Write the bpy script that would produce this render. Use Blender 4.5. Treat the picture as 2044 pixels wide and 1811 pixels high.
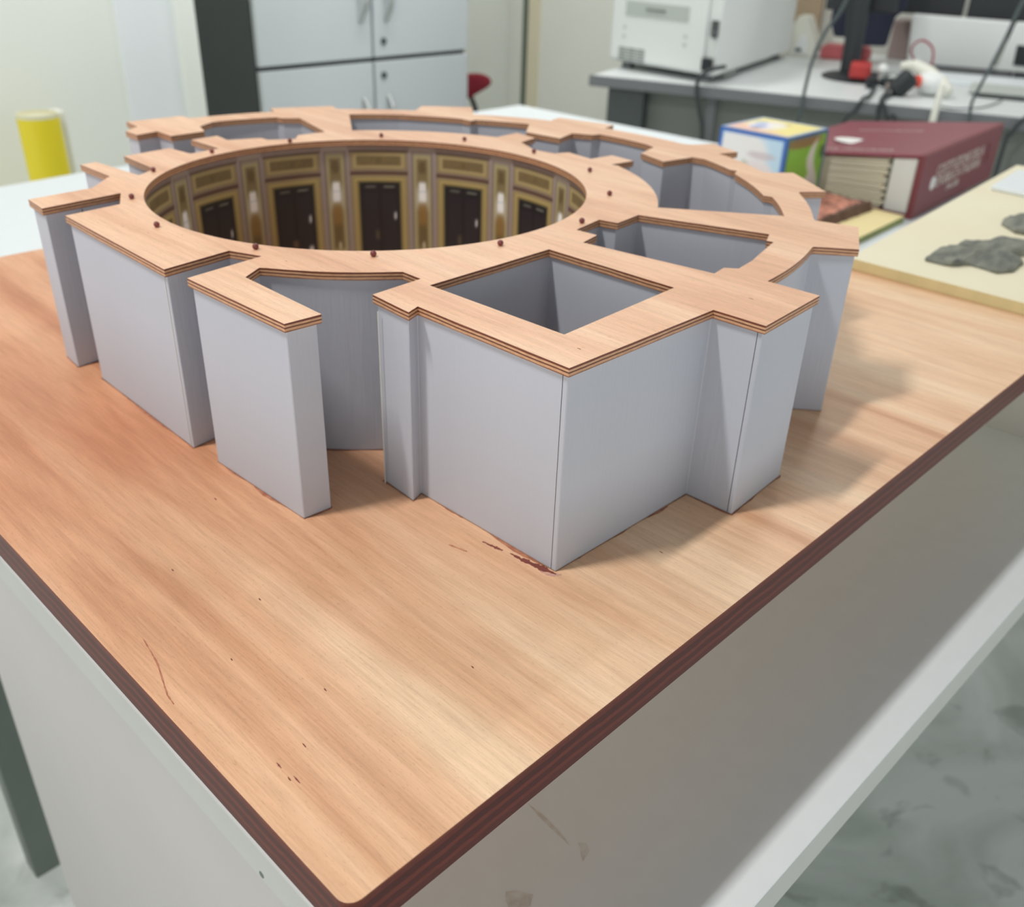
import bpy, math, random
from mathutils import Vector, Matrix, noise
from mathutils.geometry import tessellate_polygon
for o in list(bpy.data.objects): bpy.data.objects.remove(o)
S = 0.1                       # one building height of the model = 10 cm
SC = bpy.context.scene
COL = SC.collection
R = math.radians

# ------------------------------------------------------------------ camera, world, lights
cam_d = bpy.data.cameras.new('camera'); cam = bpy.data.objects.new('camera', cam_d); COL.objects.link(cam)
cam.matrix_world = Matrix(((0.700708, 0.3359315, -0.6294111, -0.0970043),
                           (-0.71283315, 0.36627169, -0.59809192, -0.1543663),
                           (0.02961755, 0.86775289, 0.49611262, 0.2619853),
                           (0, 0, 0, 1)))
cam_d.sensor_fit = 'HORIZONTAL'; cam_d.sensor_width = 36.0
cam_d.lens = 1869.065 / 2044 * 36.0
cam_d.clip_start = 0.01; cam_d.clip_end = 60
cam_d.dof.use_dof = True; cam_d.dof.focus_distance = 0.37; cam_d.dof.aperture_fstop = 12.6
SC.camera = cam
SC.view_settings.view_transform = 'Standard'; SC.view_settings.look = 'None'
SC.view_settings.gamma = 1.0; SC.view_settings.use_curve_mapping = False
SC.view_settings.exposure = 0.0

world = bpy.data.worlds.new('world'); SC.world = world; world.use_nodes = True
wn = world.node_tree; wb = wn.nodes['Background']; wb.inputs[1].default_value = 1.0
_tc = wn.nodes.new('ShaderNodeTexCoord'); _sp = wn.nodes.new('ShaderNodeSeparateXYZ'); wn.links.new(_tc.outputs['Generated'], _sp.inputs[0])
_rp = wn.nodes.new('ShaderNodeValToRGB'); wn.links.new(_sp.outputs[2], _rp.inputs[0])       # bright surrounding walls, dimmer ceiling
_rp.color_ramp.elements[0].position = .12; _rp.color_ramp.elements[0].color = (1.12, 1.17, 1.17, 1)
_rp.color_ramp.elements[1].position = .50; _rp.color_ramp.elements[1].color = (.17, .18, .18, 1)
wn.links.new(_rp.outputs[0], wb.inputs[0])

def lamp(name, x, y, z, sx, sy, watts, color, label):
    """key tube or added fill light: a housing with an area light under it"""
    d = bpy.data.lights.new(name + '_glow', 'AREA'); d.shape = 'RECTANGLE'; d.size = sx * S; d.size_y = sy * S
    d.energy = watts; d.color = color
    o = bpy.data.objects.new('key_or_fill_glow', d); COL.objects.link(o)
    h = thing('key_or_fill_light', label, 'lamp', (x, y, z), group='ceiling tube lamps')
    mb = MB(); mb.box(x - sx/2 - .3, x + sx/2 + .3, y - sy/2 - .3, y + sy/2 + .3, z + .05, z + .6); mb.build('housing', M['white_metal'], h)
    o.parent = h; o.location = (0, 0, 0)
    return h

# ------------------------------------------------------------------ materials
M = {}
def lin(c):
    return tuple(((v / 255 / 12.92) if v / 255 <= .04045 else ((v / 255 + .055) / 1.055) ** 2.4) for v in c) + (1,)
def mat(name, rgb, rough=.5, var=0.0, scale=20, bump=0.0, bscale=60, metal=0.0, stretch=(1, 1, 1), spec=.5, second=None, linear=False):
    m = bpy.data.materials.new(name); m.use_nodes = True; nt = m.node_tree; b = nt.nodes['Principled BSDF']
    c = (tuple(rgb) + (1,)) if linear else lin(rgb)
    b.inputs['Base Color'].default_value = c; b.inputs['Roughness'].default_value = rough; b.inputs['Metallic'].default_value = metal
    b.inputs['Specular IOR Level'].default_value = spec
    if var or bump:
        tc = nt.nodes.new('ShaderNodeTexCoord'); mp = nt.nodes.new('ShaderNodeMapping'); mp.inputs['Scale'].default_value = stretch
        nt.links.new(tc.outputs['Object'], mp.inputs[0])
    if var:
        n = nt.nodes.new('ShaderNodeTexNoise'); n.inputs['Scale'].default_value = scale; n.inputs['Detail'].default_value = 4
        nt.links.new(mp.outputs[0], n.inputs['Vector'])
        rp = nt.nodes.new('ShaderNodeValToRGB'); nt.links.new(n.outputs[0], rp.inputs[0])
        d = lin(second) if second else tuple(v * (1 - var) for v in c[:3]) + (1,)
        rp.color_ramp.elements[0].position = .35; rp.color_ramp.elements[0].color = d
        rp.color_ramp.elements[1].position = .65; rp.color_ramp.elements[1].color = c
        nt.links.new(rp.outputs[0], b.inputs['Base Color'])
    if bump:
        n2 = nt.nodes.new('ShaderNodeTexNoise'); n2.inputs['Scale'].default_value = bscale; nt.links.new(mp.outputs[0], n2.inputs['Vector'])
        bp = nt.nodes.new('ShaderNodeBump'); bp.inputs['Strength'].default_value = bump; bp.inputs['Distance'].default_value = .001
        nt.links.new(n2.outputs[0], bp.inputs['Height']); nt.links.new(bp.outputs[0], b.inputs['Normal'])
    M[name] = m; return m

def wood_mat(name, light, mid, dark, edge_lo, edge_hi, layers, rough, fleck=.5, xs=1.0, reddish=None, stain=False):
    """veneer whose grain runs along y; upright faces show the plies between z=edge_lo and edge_hi (metres)"""
    m = bpy.data.materials.new(name); m.use_nodes = True; nt = m.node_tree; N = nt.nodes; L = nt.links; b = N['Principled BSDF']
    b.inputs['Roughness'].default_value = rough; b.inputs['Specular IOR Level'].default_value = .36
    geo = N.new('ShaderNodeNewGeometry'); tc = geo.outputs['Position']
    def noi(sx, sy, sz, sc, det=4, dist=0.0, w=None):
        mp = N.new('ShaderNodeMapping'); mp.inputs['Scale'].default_value = (sx, sy, sz)
        if w: mp.inputs['Location'].default_value = w
        L.new(tc, mp.inputs[0]); n = N.new('ShaderNodeTexNoise'); n.inputs['Scale'].default_value = sc
        n.inputs['Detail'].default_value = det; n.inputs['Distortion'].default_value = dist; L.new(mp.outputs[0], n.inputs['Vector']); return n.outputs[0]
    def ramp(src, stops, const=False):
        r = N.new('ShaderNodeValToRGB'); r.color_ramp.interpolation = 'CONSTANT' if const else 'LINEAR'
        e = r.color_ramp.elements
        while len(e) < len(stops): e.new(.5)
        for k, (p_, c_) in enumerate(stops): e[k].position = p_; e[k].color = c_
        L.new(src, r.inputs[0]); return r.outputs[0]
    def mix(f, a, c_, mode='MIX'):
        x = N.new('ShaderNodeMix'); x.data_type = 'RGBA'; x.blend_type = mode
        if isinstance(f, float): x.inputs[0].default_value = f
        else: L.new(f, x.inputs[0])
        for s_, v in ((x.inputs[6], a), (x.inputs[7], c_)):
            if isinstance(v, tuple): s_.default_value = v
            else: L.new(v, s_)
        return x.outputs[2]
    band = noi(1, .10, 1, 24 * xs, 6, .9)
    col = ramp(band, [(.30, lin(dark)), (.47, lin(mid)), (.66, lin(light))])
    fine = noi(1, .04, 1, 1150, 4, .3); mid_ = noi(1, .05, 1, 260, 3, .3)
    col = mix(.5, col, ramp(mid_, [(.32, (.84, .80, .77, 1)), (.6, (1.05, 1.05, 1.05, 1))]), 'MULTIPLY')
    col = mix(.55, col, ramp(fine, [(.3, (.80, .78, .76, 1)), (.62, (1.05, 1.05, 1.05, 1))]), 'MULTIPLY')
    fl = noi(1, .14, 1, 2300, 2, 0)
    col = mix(fleck, col, ramp(fl, [(.28, (.50, .42, .36, 1)), (.40, (1, 1, 1, 1))]), 'MULTIPLY')
    if reddish:                                    # stain taken up unevenly: redder and darker away from the near corner
        lo = noi(1.0, .45, 1, 6, 3, .3, (3.1, 1.7, 0))
        sep = N.new('ShaderNodeSeparateXYZ'); L.new(tc, sep.inputs[0])
        mr = N.new('ShaderNodeMapRange'); mr.inputs[1].default_value = -.02; mr.inputs[2].default_value = .30; L.new(sep.outputs[1], mr.inputs[0])
        mr2 = N.new('ShaderNodeMapRange'); mr2.inputs[1].default_value = .40; mr2.inputs[2].default_value = .12; L.new(sep.outputs[0], mr2.inputs[0])
        mu = N.new('ShaderNodeMath'); mu.operation = 'MULTIPLY'; L.new(mr.outputs[0], mu.inputs[0]); L.new(mr2.outputs[0], mu.inputs[1])
        ml = N.new('ShaderNodeMath'); ml.operation = 'MULTIPLY_ADD'; L.new(lo, ml.inputs[0]); ml.inputs[1].default_value = .9; ml.inputs[2].default_value = .25
        m3 = N.new('ShaderNodeMath'); m3.operation = 'MULTIPLY'; m3.use_clamp = True; L.new(mu.outputs[0], m3.inputs[0]); L.new(ml.outputs[0], m3.inputs[1])
        col = mix(m3.outputs[0], col, mix(1.0, col, lin(reddish), 'MULTIPLY'))
    # plies on the upright faces
    sep = N.new('ShaderNodeSeparateXYZ'); L.new(tc, sep.inputs[0])
    mr = N.new('ShaderNodeMapRange'); mr.inputs[1].default_value = edge_lo; mr.inputs[2].default_value = edge_hi
    wob = noi(1, 1, 1, 40, 2); wa = N.new('ShaderNodeMath'); wa.operation = 'MULTIPLY_ADD'; L.new(wob, wa.inputs[0]); wa.inputs[1].default_value = (edge_hi - edge_lo) * .18
    L.new(sep.outputs[2], wa.inputs[2]); sb = N.new('ShaderNodeMath'); sb.operation = 'SUBTRACT'; L.new(wa.outputs[0], sb.inputs[0]); sb.inputs[1].default_value = (edge_hi - edge_lo) * .09
    L.new(sb.outputs[0], mr.inputs[0])
    ply = ramp(mr.outputs[0], [(p_, lin(c_)) for p_, c_ in layers], True)
    ply = mix(.5, ply, ramp(noi(1, 1, 4, 300, 3), [(.3, (.6, .6, .6, 1)), (.6, (1.1, 1.1, 1.1, 1))]), 'MULTIPLY')
    nrm = N.new('ShaderNodeSeparateXYZ'); L.new(geo.outputs['Normal'], nrm.inputs[0])
    ab = N.new('ShaderNodeMath'); ab.operation = 'ABSOLUTE'; L.new(nrm.outputs[2], ab.inputs[0])
    gt = N.new('ShaderNodeMath'); gt.operation = 'GREATER_THAN'; L.new(ab.outputs[0], gt.inputs[0]); gt.inputs[1].default_value = .5
    out = mix(gt.outputs[0], ply, col)
    L.new(out, b.inputs['Base Color'])
    bp = N.new('ShaderNodeBump'); bp.inputs['Strength'].default_value = .12; bp.inputs['Distance'].default_value = .0004; L.new(fine, bp.inputs['Height']); L.new(bp.outputs[0], b.inputs['Normal'])
    M[name] = m; return m

def attr_mat(name, rough=.5, gain=1.0, spec=.5):
    m = bpy.data.materials.new(name); m.use_nodes = True; nt = m.node_tree; b = nt.nodes['Principled BSDF']
    a = nt.nodes.new('ShaderNodeVertexColor'); a.layer_name = 'print'
    nt.links.new(a.outputs[0], b.inputs['Base Color']); b.inputs['Roughness'].default_value = rough; b.inputs['Specular IOR Level'].default_value = spec
    M[name] = m; return m

wood_mat('board_veneer', (247, 213, 177), (236, 192, 154), (212, 160, 122), -.0191, 0.0,
         [(0, (88, 34, 26)), (.2, (108, 44, 32)), (.32, (80, 30, 23)), (.5, (110, 45, 33)), (.62, (78, 29, 22)), (.8, (104, 42, 30)), (.93, (122, 58, 38))],
         .42, .35, 1.0, reddish=(222, 176, 156))
wood_mat('roof_veneer', (242, 201, 168), (235, 187, 152), (219, 166, 132), .1, .1043,
         [(0, (140, 88, 64)), (.10, (206, 158, 120)), (.36, (112, 66, 48)), (.52, (212, 164, 126)), (.74, (116, 64, 46)), (.95, (180, 124, 92))],
         .42, .4, 1.3)
mat('wall_paint', (188, 191, 200), .6, .035, 14, .25, 500, stretch=(1, 1, .08))
mat('smudge_grey', (204, 199, 192), .6, .2, 160, second=(224, 226, 224))
mat('dark_seam', (60, 50, 52), .8)
mat('white_laminate', (232, 238, 241), .4, .02, 60, .03, 700, spec=.3)
mat('table_edge', (204, 205, 199), .5, .02, 30)
mat('panel_grey', (204, 199, 195), .55, .03, 6)
mat('leg_grey', (108, 117, 110), .45, .05, 20)
mat('red_ball', (128, 62, 60), .35, .2, 300)
mat('white_metal', (226, 228, 226), .5)
mat('wall_white', (243, 246, 238), .85, .03, 1.5)
mat('wall_cool', (240, 244, 246), .8, .02, 1.5)
mat('wall_grey', (240, 241, 232), .85, .05, 1.5)
mat('cream', (232, 224, 196), .7)
mat('seam_green', (98, 110, 96), .7)
mat('cab_door', (210, 216, 220), .5, .015, 4)
mat('cab_side', (76, 79, 82), .6, .06, 8)
mat('cab_gap', (72, 84, 88), .7)
mat('chrome', (190, 194, 194), .3, metal=.6)
mat('desk_top', (222, 226, 226), .4, .02, 5)
mat('desk_edge', (122, 125, 128), .6, .03, 9)
mat('desk_front', (126, 130, 124), .7, .05, 3)
mat('desk_leg', (78, 84, 84), .6, .05, 6)
mat('black_plastic', (38, 42, 46), .5, .1, 10)
mat('navy', (44, 48, 66), .85, .2, 12)
mat('machine_white', (232, 235, 233), .5, .01, 4)
mat('machine_grey', (190, 196, 190), .5, .02, 6)
mat('vent_grey', (140, 146, 142), .7, .2, 40)
mat('cable_black', (54, 60, 62), .6)
mat('cable_grey', (84, 94, 95), .6)
mat('cream_plastic', (226, 226, 214), .5)
mat('red_plastic', (196, 62, 60), .5, .25, 20)
mat('pink_red', (214, 108, 112), .5, .1, 9)
mat('orange_red', (240, 84, 62), .5)
mat('tan_board', (176, 156, 130), .8, .1, 4)
mat('mauve', (168, 150, 146), .8, .12, 6)
mat('yellow', (240, 220, 40), .45)
mat('pale_rim', (226, 222, 190), .5)
mat('book_cover', (138, 58, 74), .36, .04, 12)
mat('book_spine', (128, 60, 66), .55, .08, 10)
mat('page_paper', (232, 224, 204), .8)
mat('book_white', (232, 230, 226), .7, .02, 20)
mat('gilt_grey', (214, 200, 190), .5)
mat('pale_yellow_board', (240, 233, 204), .6, .02, 8, second=(238, 228, 198))
mat('yellow_board_edge', (224, 208, 156), .7, .1, 40, stretch=(1, 1, .1))
mat('low_yellow_board', (246, 228, 170), .6, .05, 9)
mat('low_board_edge', (150, 158, 96), .7, .2, 30)
mat('stone', (142, 142, 130), .75, .4, 45, 1.0, 260, stretch=(1, 2.6, 1), second=(100, 104, 96))
mat('cork', (222, 152, 128), .9, .35, 60, 1.0, 120, second=(150, 98, 84))
mat('cork_dark', (120, 92, 78), .9, .3, 60)
mat('red_fabric', (152, 40, 56), .8, .08, 10)
mat('smear_brown', (136, 66, 54), .35, .25, 200)
mat('glue_brown', (164, 96, 72), .45, .3, 220, second=(196, 132, 100))
mat('glue_pink', (205, 158, 145), .5)
mat('support_grey', (215, 214, 206), .8, .05, 10)
attr_mat('printed_paper', .42)
attr_mat('cube_print', .35)

# marbled floor
def floor_mat():
    m = bpy.data.materials.new('marble_floor'); m.use_nodes = True; nt = m.node_tree; N = nt.nodes; L = nt.links; b = N['Principled BSDF']
    g = N.new('ShaderNodeNewGeometry'); n = N.new('ShaderNodeTexNoise'); n.inputs['Scale'].default_value = 3.2; n.inputs['Detail'].default_value = 7; n.inputs['Distortion'].default_value = 1.1
    L.new(g.outputs['Position'], n.inputs['Vector'])
    r = N.new('ShaderNodeValToRGB'); L.new(n.outputs[0], r.inputs[0]); e = r.color_ramp.elements
    e[0].position = .32; e[0].color = lin((178, 186, 178)); e[1].position = .6; e[1].color = lin((234, 238, 234))
    n2 = N.new('ShaderNodeTexNoise'); n2.inputs['Scale'].default_value = 9; n2.inputs['Detail'].default_value = 3; n2.inputs['Distortion'].default_value = 2; L.new(g.outputs['Position'], n2.inputs['Vector'])
    r2 = N.new('ShaderNodeValToRGB'); L.new(n2.outputs[0], r2.inputs[0]); r2.color_ramp.elements[0].position = .3; r2.color_ramp.elements[0].color = (.5, .52, .5, 1); r2.color_ramp.elements[1].position = .4; r2.color_ramp.elements[1].color = (1, 1, 1, 1)
    x = N.new('ShaderNodeMix'); x.data_type = 'RGBA'; x.blend_type = 'MULTIPLY'; x.inputs[0].default_value = .7; L.new(r.outputs[0], x.inputs[6]); L.new(r2.outputs[0], x.inputs[7])
    L.new(x.outputs[2], b.inputs['Base Color']); b.inputs['Roughness'].default_value = .45; M['floor'] = m
floor_mat()

# ------------------------------------------------------------------ helpers
class MB:
    def __init__(s): s.v = []; s.f = []; s.mi = []; s.m = 0; s.mats = []
    def use(s, m):
        if m not in s.mats: s.mats.append(m)
        s.m = s.mats.index(m); return s
    def face(s, idx): s.f.append(tuple(idx)); s.mi.append(s.m)
    def box(s, x0, x1, y0, y1, z0, z1, mx=None):
        n = len(s.v); P = [(x, y, z) for z in (z0, z1) for y in (y0, y1) for x in (x0, x1)]
        if mx: P = [tuple(mx @ Vector(p)) for p in P]
        s.v += P
        for q in ((0, 2, 3, 1), (4, 5, 7, 6), (0, 1, 5, 4), (1, 3, 7, 5), (3, 2, 6, 7), (2, 0, 4, 6)): s.face([n + i for i in q])
        return s
    def prism(s, outer, z0, z1, holes=(), top_mat=None, fn=None):
        loops = [list(outer)] + [list(h) for h in holes]
        n = len(s.v); flat = [p for l in loops for p in l]
        F = fn or (lambda x, y, z: (x, y, z))
        s.v += [F(x, y, z0) for x, y in flat] + [F(x, y, z1) for x, y in flat]; k = len(flat)
        tri = tessellate_polygon([[Vector((x, y, 0)) for x, y in l] for l in loops])
        for t in tri:
            a, b, c = (Vector((*flat[i], 0)) for i in t)
            if (b - a).cross(c - a).z < 0: t = (t[0], t[2], t[1])
            s.face([n + k + t[0], n + k + t[1], n + k + t[2]]); s.face([n + t[2], n + t[1], n + t[0]])
        o = 0
        for li, l in enumerate(loops):
            area = sum(l[i][0] * l[(i + 1) % len(l)][1] - l[(i + 1) % len(l)][0] * l[i][1] for i in range(len(l)))
            ccw = area > 0
            if li: ccw = not ccw
            for i in range(len(l)):
                a, b = n + o + i, n + o + (i + 1) % len(l)
                s.face([a, b, b + k, a + k] if ccw else [b, a, a + k, b + k])
            o += len(l)
        return s
    def tube(s, path, r, seg=10, caps=True):
        P = [Vector(p) for p in path]; rs = r if isinstance(r, (list, tuple)) else [r] * len(P); n = len(s.v); up = Vector((0, 0, 1))
        prev = None
        for i, p in enumerate(P):
            t = (P[min(i + 1, len(P) - 1)] - P[max(i - 1, 0)]).normalized()
            if prev is None:
                a = t.cross(up) if abs(t.z) < .9 else t.cross(Vector((1, 0, 0)))
            else: a = prev - t * prev.dot(t)
            a.normalize(); prev = a; b = t.cross(a)
            for k in range(seg):
                w = 2 * math.pi * k / seg; s.v.append(tuple(p + (a * math.cos(w) + b * math.sin(w)) * rs[i]))
        for i in range(len(P) - 1):
            for k in range(seg):
                q = (k + 1) % seg; s.face([n + i * seg + k, n + i * seg + q, n + (i + 1) * seg + q, n + (i + 1) * seg + k])
        if caps: s.face([n + k for k in range(seg)][::-1]); s.face([n + (len(P) - 1) * seg + k for k in range(seg)])
        return s
    def lathe(s, prof, cx, cy, seg=32, mx=None):
        n = len(s.v)
        for r, z in prof:
            for k in range(seg):
                w = 2 * math.pi * k / seg; p = (cx + r * math.cos(w), cy + r * math.sin(w), z); s.v.append(tuple(mx @ Vector(p)) if mx else p)
        for i in range(len(prof) - 1):
            for k in range(seg):
                q = (k + 1) % seg; s.face([n + i * seg + k, n + i * seg + q, n + (i + 1) * seg + q, n + (i + 1) * seg + k])
        s.face([n + k for k in range(seg)][::-1]); s.face([n + (len(prof) - 1) * seg + k for k in range(seg)])
        return s
    def ball(s, c, r, seg=16, sc=(1, 1, 1)):
        pr = [(math.sin(math.pi * i / 10) * r + 1e-5, -math.cos(math.pi * i / 10) * r) for i in range(11)]
        mx = Matrix.Translation(c) @ Matrix.Diagonal((*sc, 1)); return s.lathe(pr, 0, 0, seg, mx)
    def build(s, name, m=None, parent=None, smooth=False, bevel=0, origin=None, segs=2):
        me = bpy.data.meshes.new(name)
        o0 = Vector(parent['_o']) if parent is not None else Vector(origin or (0, 0, 0))
        me.from_pydata([tuple((Vector(v) - o0) * S) for v in s.v], [], s.f)
        for mm in (s.mats or [m]): me.materials.append(M[mm] if isinstance(mm, str) else mm)
        if s.mats:
            for i, p in enumerate(me.polygons): p.material_index = s.mi[i]
        me.update()
        o = bpy.data.objects.new(name, me); COL.objects.link(o)
        if parent is not None: o.parent = parent; o['_o'] = parent['_o']
        else: o.location = o0 * S; o['_o'] = tuple(o0)
        if smooth:
            for p in me.polygons: p.use_smooth = True
            try: me.set_sharp_from_angle(angle=R(38))
            except Exception: pass
        if bevel:
            b = o.modifiers.new('bevel', 'BEVEL'); b.width = bevel * S; b.segments = segs; b.limit_method = 'ANGLE'; b.angle_limit = R(40)
        return o
def tag(o, label, cat, group=None):
    o['label'] = label; o['category'] = cat
    if group: o['group'] = group
    return o
def thing(name, label, cat, loc, group=None):
    o = bpy.data.objects.new(name, None); o.empty_display_size = .02; COL.objects.link(o)
    o.location = Vector(loc) * S; o['_o'] = tuple(float(v) for v in loc); return tag(o, label, cat, group)
def struct(name, mb, m, **k):
    o = mb.build(name, m, **k); o['kind'] = 'structure'; return o
def arc(cx, cy, r0, r1, a0, a1, n):
    return [(cx + (r0 + (r1 - r0) * i / n) * math.cos(R(a0 + (a1 - a0) * i / n)), cy + (r0 + (r1 - r0) * i / n) * math.sin(R(a0 + (a1 - a0) * i / n))) for i in range(n + 1)]
def text_mesh(body, size, name, m, mx, parent, extr=.003, xscale=1.0):
    c = bpy.data.curves.new('t', 'FONT'); c.body = body; c.size = size; c.extrude = extr; c.align_x = 'CENTER'; c.align_y = 'CENTER'
    t = bpy.data.objects.new('t', c); COL.objects.link(t)
    bpy.context.view_layer.update()
    me0 = t.evaluated_get(bpy.context.evaluated_depsgraph_get()).to_mesh()
    mb = MB(); mb.v = [tuple(mx @ Vector((v.co.x * xscale, v.co.y, v.co.z))) for v in me0.vertices]
    mb.f = [tuple(p.vertices) for p in me0.polygons]; mb.mi = [0] * len(mb.f)
    t.evaluated_get(bpy.context.evaluated_depsgraph_get()).to_mesh_clear(); bpy.data.objects.remove(t)
    return mb.build(name, m, parent)

# ------------------------------------------------------------------ key tube of the room and added fill lights
lamp('key', -6.6, 5.25, 18, 5, .9, 29.0, (1.0, .985, .96), 'long ceiling tube lamp above and left of the model table')
lamp('far', 16.0, 5.0, 18, 12, .9, 2.5, (1.0, .985, .96), 'added fill light above the far end of the table')  # weak extra light, added for fill and speculars
lamp('side', 22.0, 8.5, 18, 12, .9, 12.0, (1.0, 1.0, .98), 'added fill light above the grey desk side of the room')  # added to brighten the right wall and the desk equipment
lamp('back', 19.0, 18.5, 18, 12, .9, 19.0, (1.0, 1.0, .97), 'added fill light above the cabinet end of the room')  # added to lift the cabinet and the background walls

# ------------------------------------------------------------------ setting
ZF = -8.8
A0 = Vector((21.72, 17.24)); DD = Vector((.311, -.9504)); NN = Vector((.9504, .311))
def D(u, v, z): return (A0.x + u * DD.x + v * NN.x, A0.y + u * DD.y + v * NN.y, z)
MD = Matrix(((NN.x, DD.x, 0, A0.x), (NN.y, DD.y, 0, A0.y), (0, 0, 1, 0), (0, 0, 0, 1)))   # local (v, u, z) -> room
def dbox(mb, u0, u1, v0, v1, z0, z1):
    P = [D(u, v, z) for z in (z0, z1) for v in (v0, v1) for u in (u0, u1)]; n = len(mb.v); mb.v += P
    for q in ((0, 1, 3, 2), (4, 6, 7, 5), (0, 4, 5, 1), (1, 5, 7, 3), (3, 7, 6, 2), (2, 6, 4, 0)): mb.face([n + i for i in q])
    return mb
mb = MB(); mb.box(-14, 60, -14, 34, ZF - .3, ZF); struct('floor', mb, 'floor')
WL = 20.0
mb = MB(); mb.box(-8, 10.72, WL, WL + 11.3, ZF, 20); struct('wall_left', mb, 'wall_white')
mb = MB(); mb.box(8.85, 10.15, WL - .12, WL, ZF, 20); struct('trim_1', mb, 'wall_cool')
mb = MB(); mb.box(10.15, 10.58, WL - .3, WL, ZF, 20); struct('trim_2', mb, 'wall_white')
mb = MB(); mb.box(10.72, 34.5, 30.2, 30.8, ZF, 20); struct('wall_back', mb, 'wall_white')
mb = MB(); dbox(mb, -10.6, 24, 13.0, 13.6, ZF, 20); struct('wall_right', mb, 'wall_grey')
mb = MB(); dbox(mb, -8.3, -7.75, 12.9, 13.0, ZF, 20); struct('trim_3', mb, 'cream')
mb = MB(); dbox(mb, -8.52, -8.3, 12.86, 13.0, ZF, 20); struct('trim_4', mb, 'seam_green')

# ------------------------------------------------------------------ tables
ZT = -1.3
def table(name, label, x0, x1, y0, y1, top, grp='white tables pushed together under the model'):
    t = thing(name, label, 'table', ((x0 + x1) / 2, (y0 + y1) / 2, ZF))
    t['group'] = grp
    m = MB(); m.use('white_laminate'); m.prism(top, ZT - .25, ZT)
    o = m.build('tabletop', None, t, bevel=.012)
    o.data.materials.append(M['table_edge'])
    for p in o.data.polygons:
        if abs(p.normal.z) < .5: p.material_index = 1
    fr = MB(); 
    fr.box(x0 + .6, x1 - .6, y1 - .45, y1 - .25, ZT - .8, ZT - .252); fr.box(x1 - .55, x1 - .35, y0 + .6, y1 - .6, ZT - .8, ZT - .252)
    fr.build('apron', 'leg_grey', t)
    for lx in (x0 + .18, x1 - .5):
        for ly in ((y0 + 1.30, y1 - .5) if y0 > 5 else (y0 + .5, y1 - .9)):
            l = MB(); l.box(lx, lx + .34, ly, ly + .34, ZF, ZT - .252); l.build('leg', 'leg_grey', t, bevel=.02)
    return t
t1 = table('work_table', 'white laminate table nearest the camera carrying the wooden model', .38, 16.3, -.5, 7.14, [(.37, -.505), (16.5, -.735), (16.5, 7.14), (.37, 7.14)])
t2 = table('work_table', 'second white table pushed behind, its bare top showing left of the model', .38, 16.3, 7.16, 14.4, [(.37, 7.16), (16.4, 7.16), (16.3, 15.0), (5.4, 14.75), (.37, 14.2)])
mb = MB(); mb.box(.5, .62, -.3, 6.42, ZF, ZT - .27); mb.build('side_panel', 'panel_grey', t1)['label'] = 'pale grey side panel'
mb = MB(); mb.lathe([(.02, 0), (.02, .012)], 0, 0, 12, Matrix.Translation((.38, 1.33, -1.5)) @ Matrix.Rotation(R(-90), 4, 'Y')); mb.build('screw', 'leg_grey', t1)

for k, pts in enumerate(([(1.494, .60), (1.50, .50), (1.49, .42), (1.475, .33), (1.46, .29), (1.468, .42), (1.478, .52)], [(1.50, .27), (1.53, .24), (1.505, .20), (1.44, .185), (1.46, .215), (1.485, .24)], [(1.06, .33), (1.10, .30), (1.14, .23), (1.09, .20), (1.05, .215), (1.01, .26), (1.03, .30)])):
    mb = MB(); mb.prism(pts, ZT + .0002, ZT + .0012); mb.build('smudge', 'smudge_grey', t1)

# ------------------------------------------------------------------ low stand that carries the board
TB = -.191
mb = MB(); mb.use('support_grey')
mb.box(1.3, 5.9, 1.3, 5.7, ZT, TB - .001)
st = mb.build('support_block', None, None, origin=(3.6, 3.5, ZT)); tag(st, 'grey block hidden under the wooden baseboard, lifting it off the table', 'stand')

# ------------------------------------------------------------------ the model
CX, CY = 2.93, 3.545
model = thing('architectural_model', 'wooden model of a round hall on a stained plywood baseboard', 'architectural model', (3.55, 3.45, TB))
# baseboard with the rounded near corner
cr = .055
bp = [(7.1, 0), (7.1, 6.91), (0, 6.91)] + [(cr - cr * math.cos(R(a)), cr - cr * math.sin(R(a))) for a in range(0, 91, 15)]
mb = MB(); mb.prism(bp, TB, 0); mb.build('baseboard', 'board_veneer', model, bevel=.006)['label'] = 'stained plywood baseboard with dark red edge'

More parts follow.
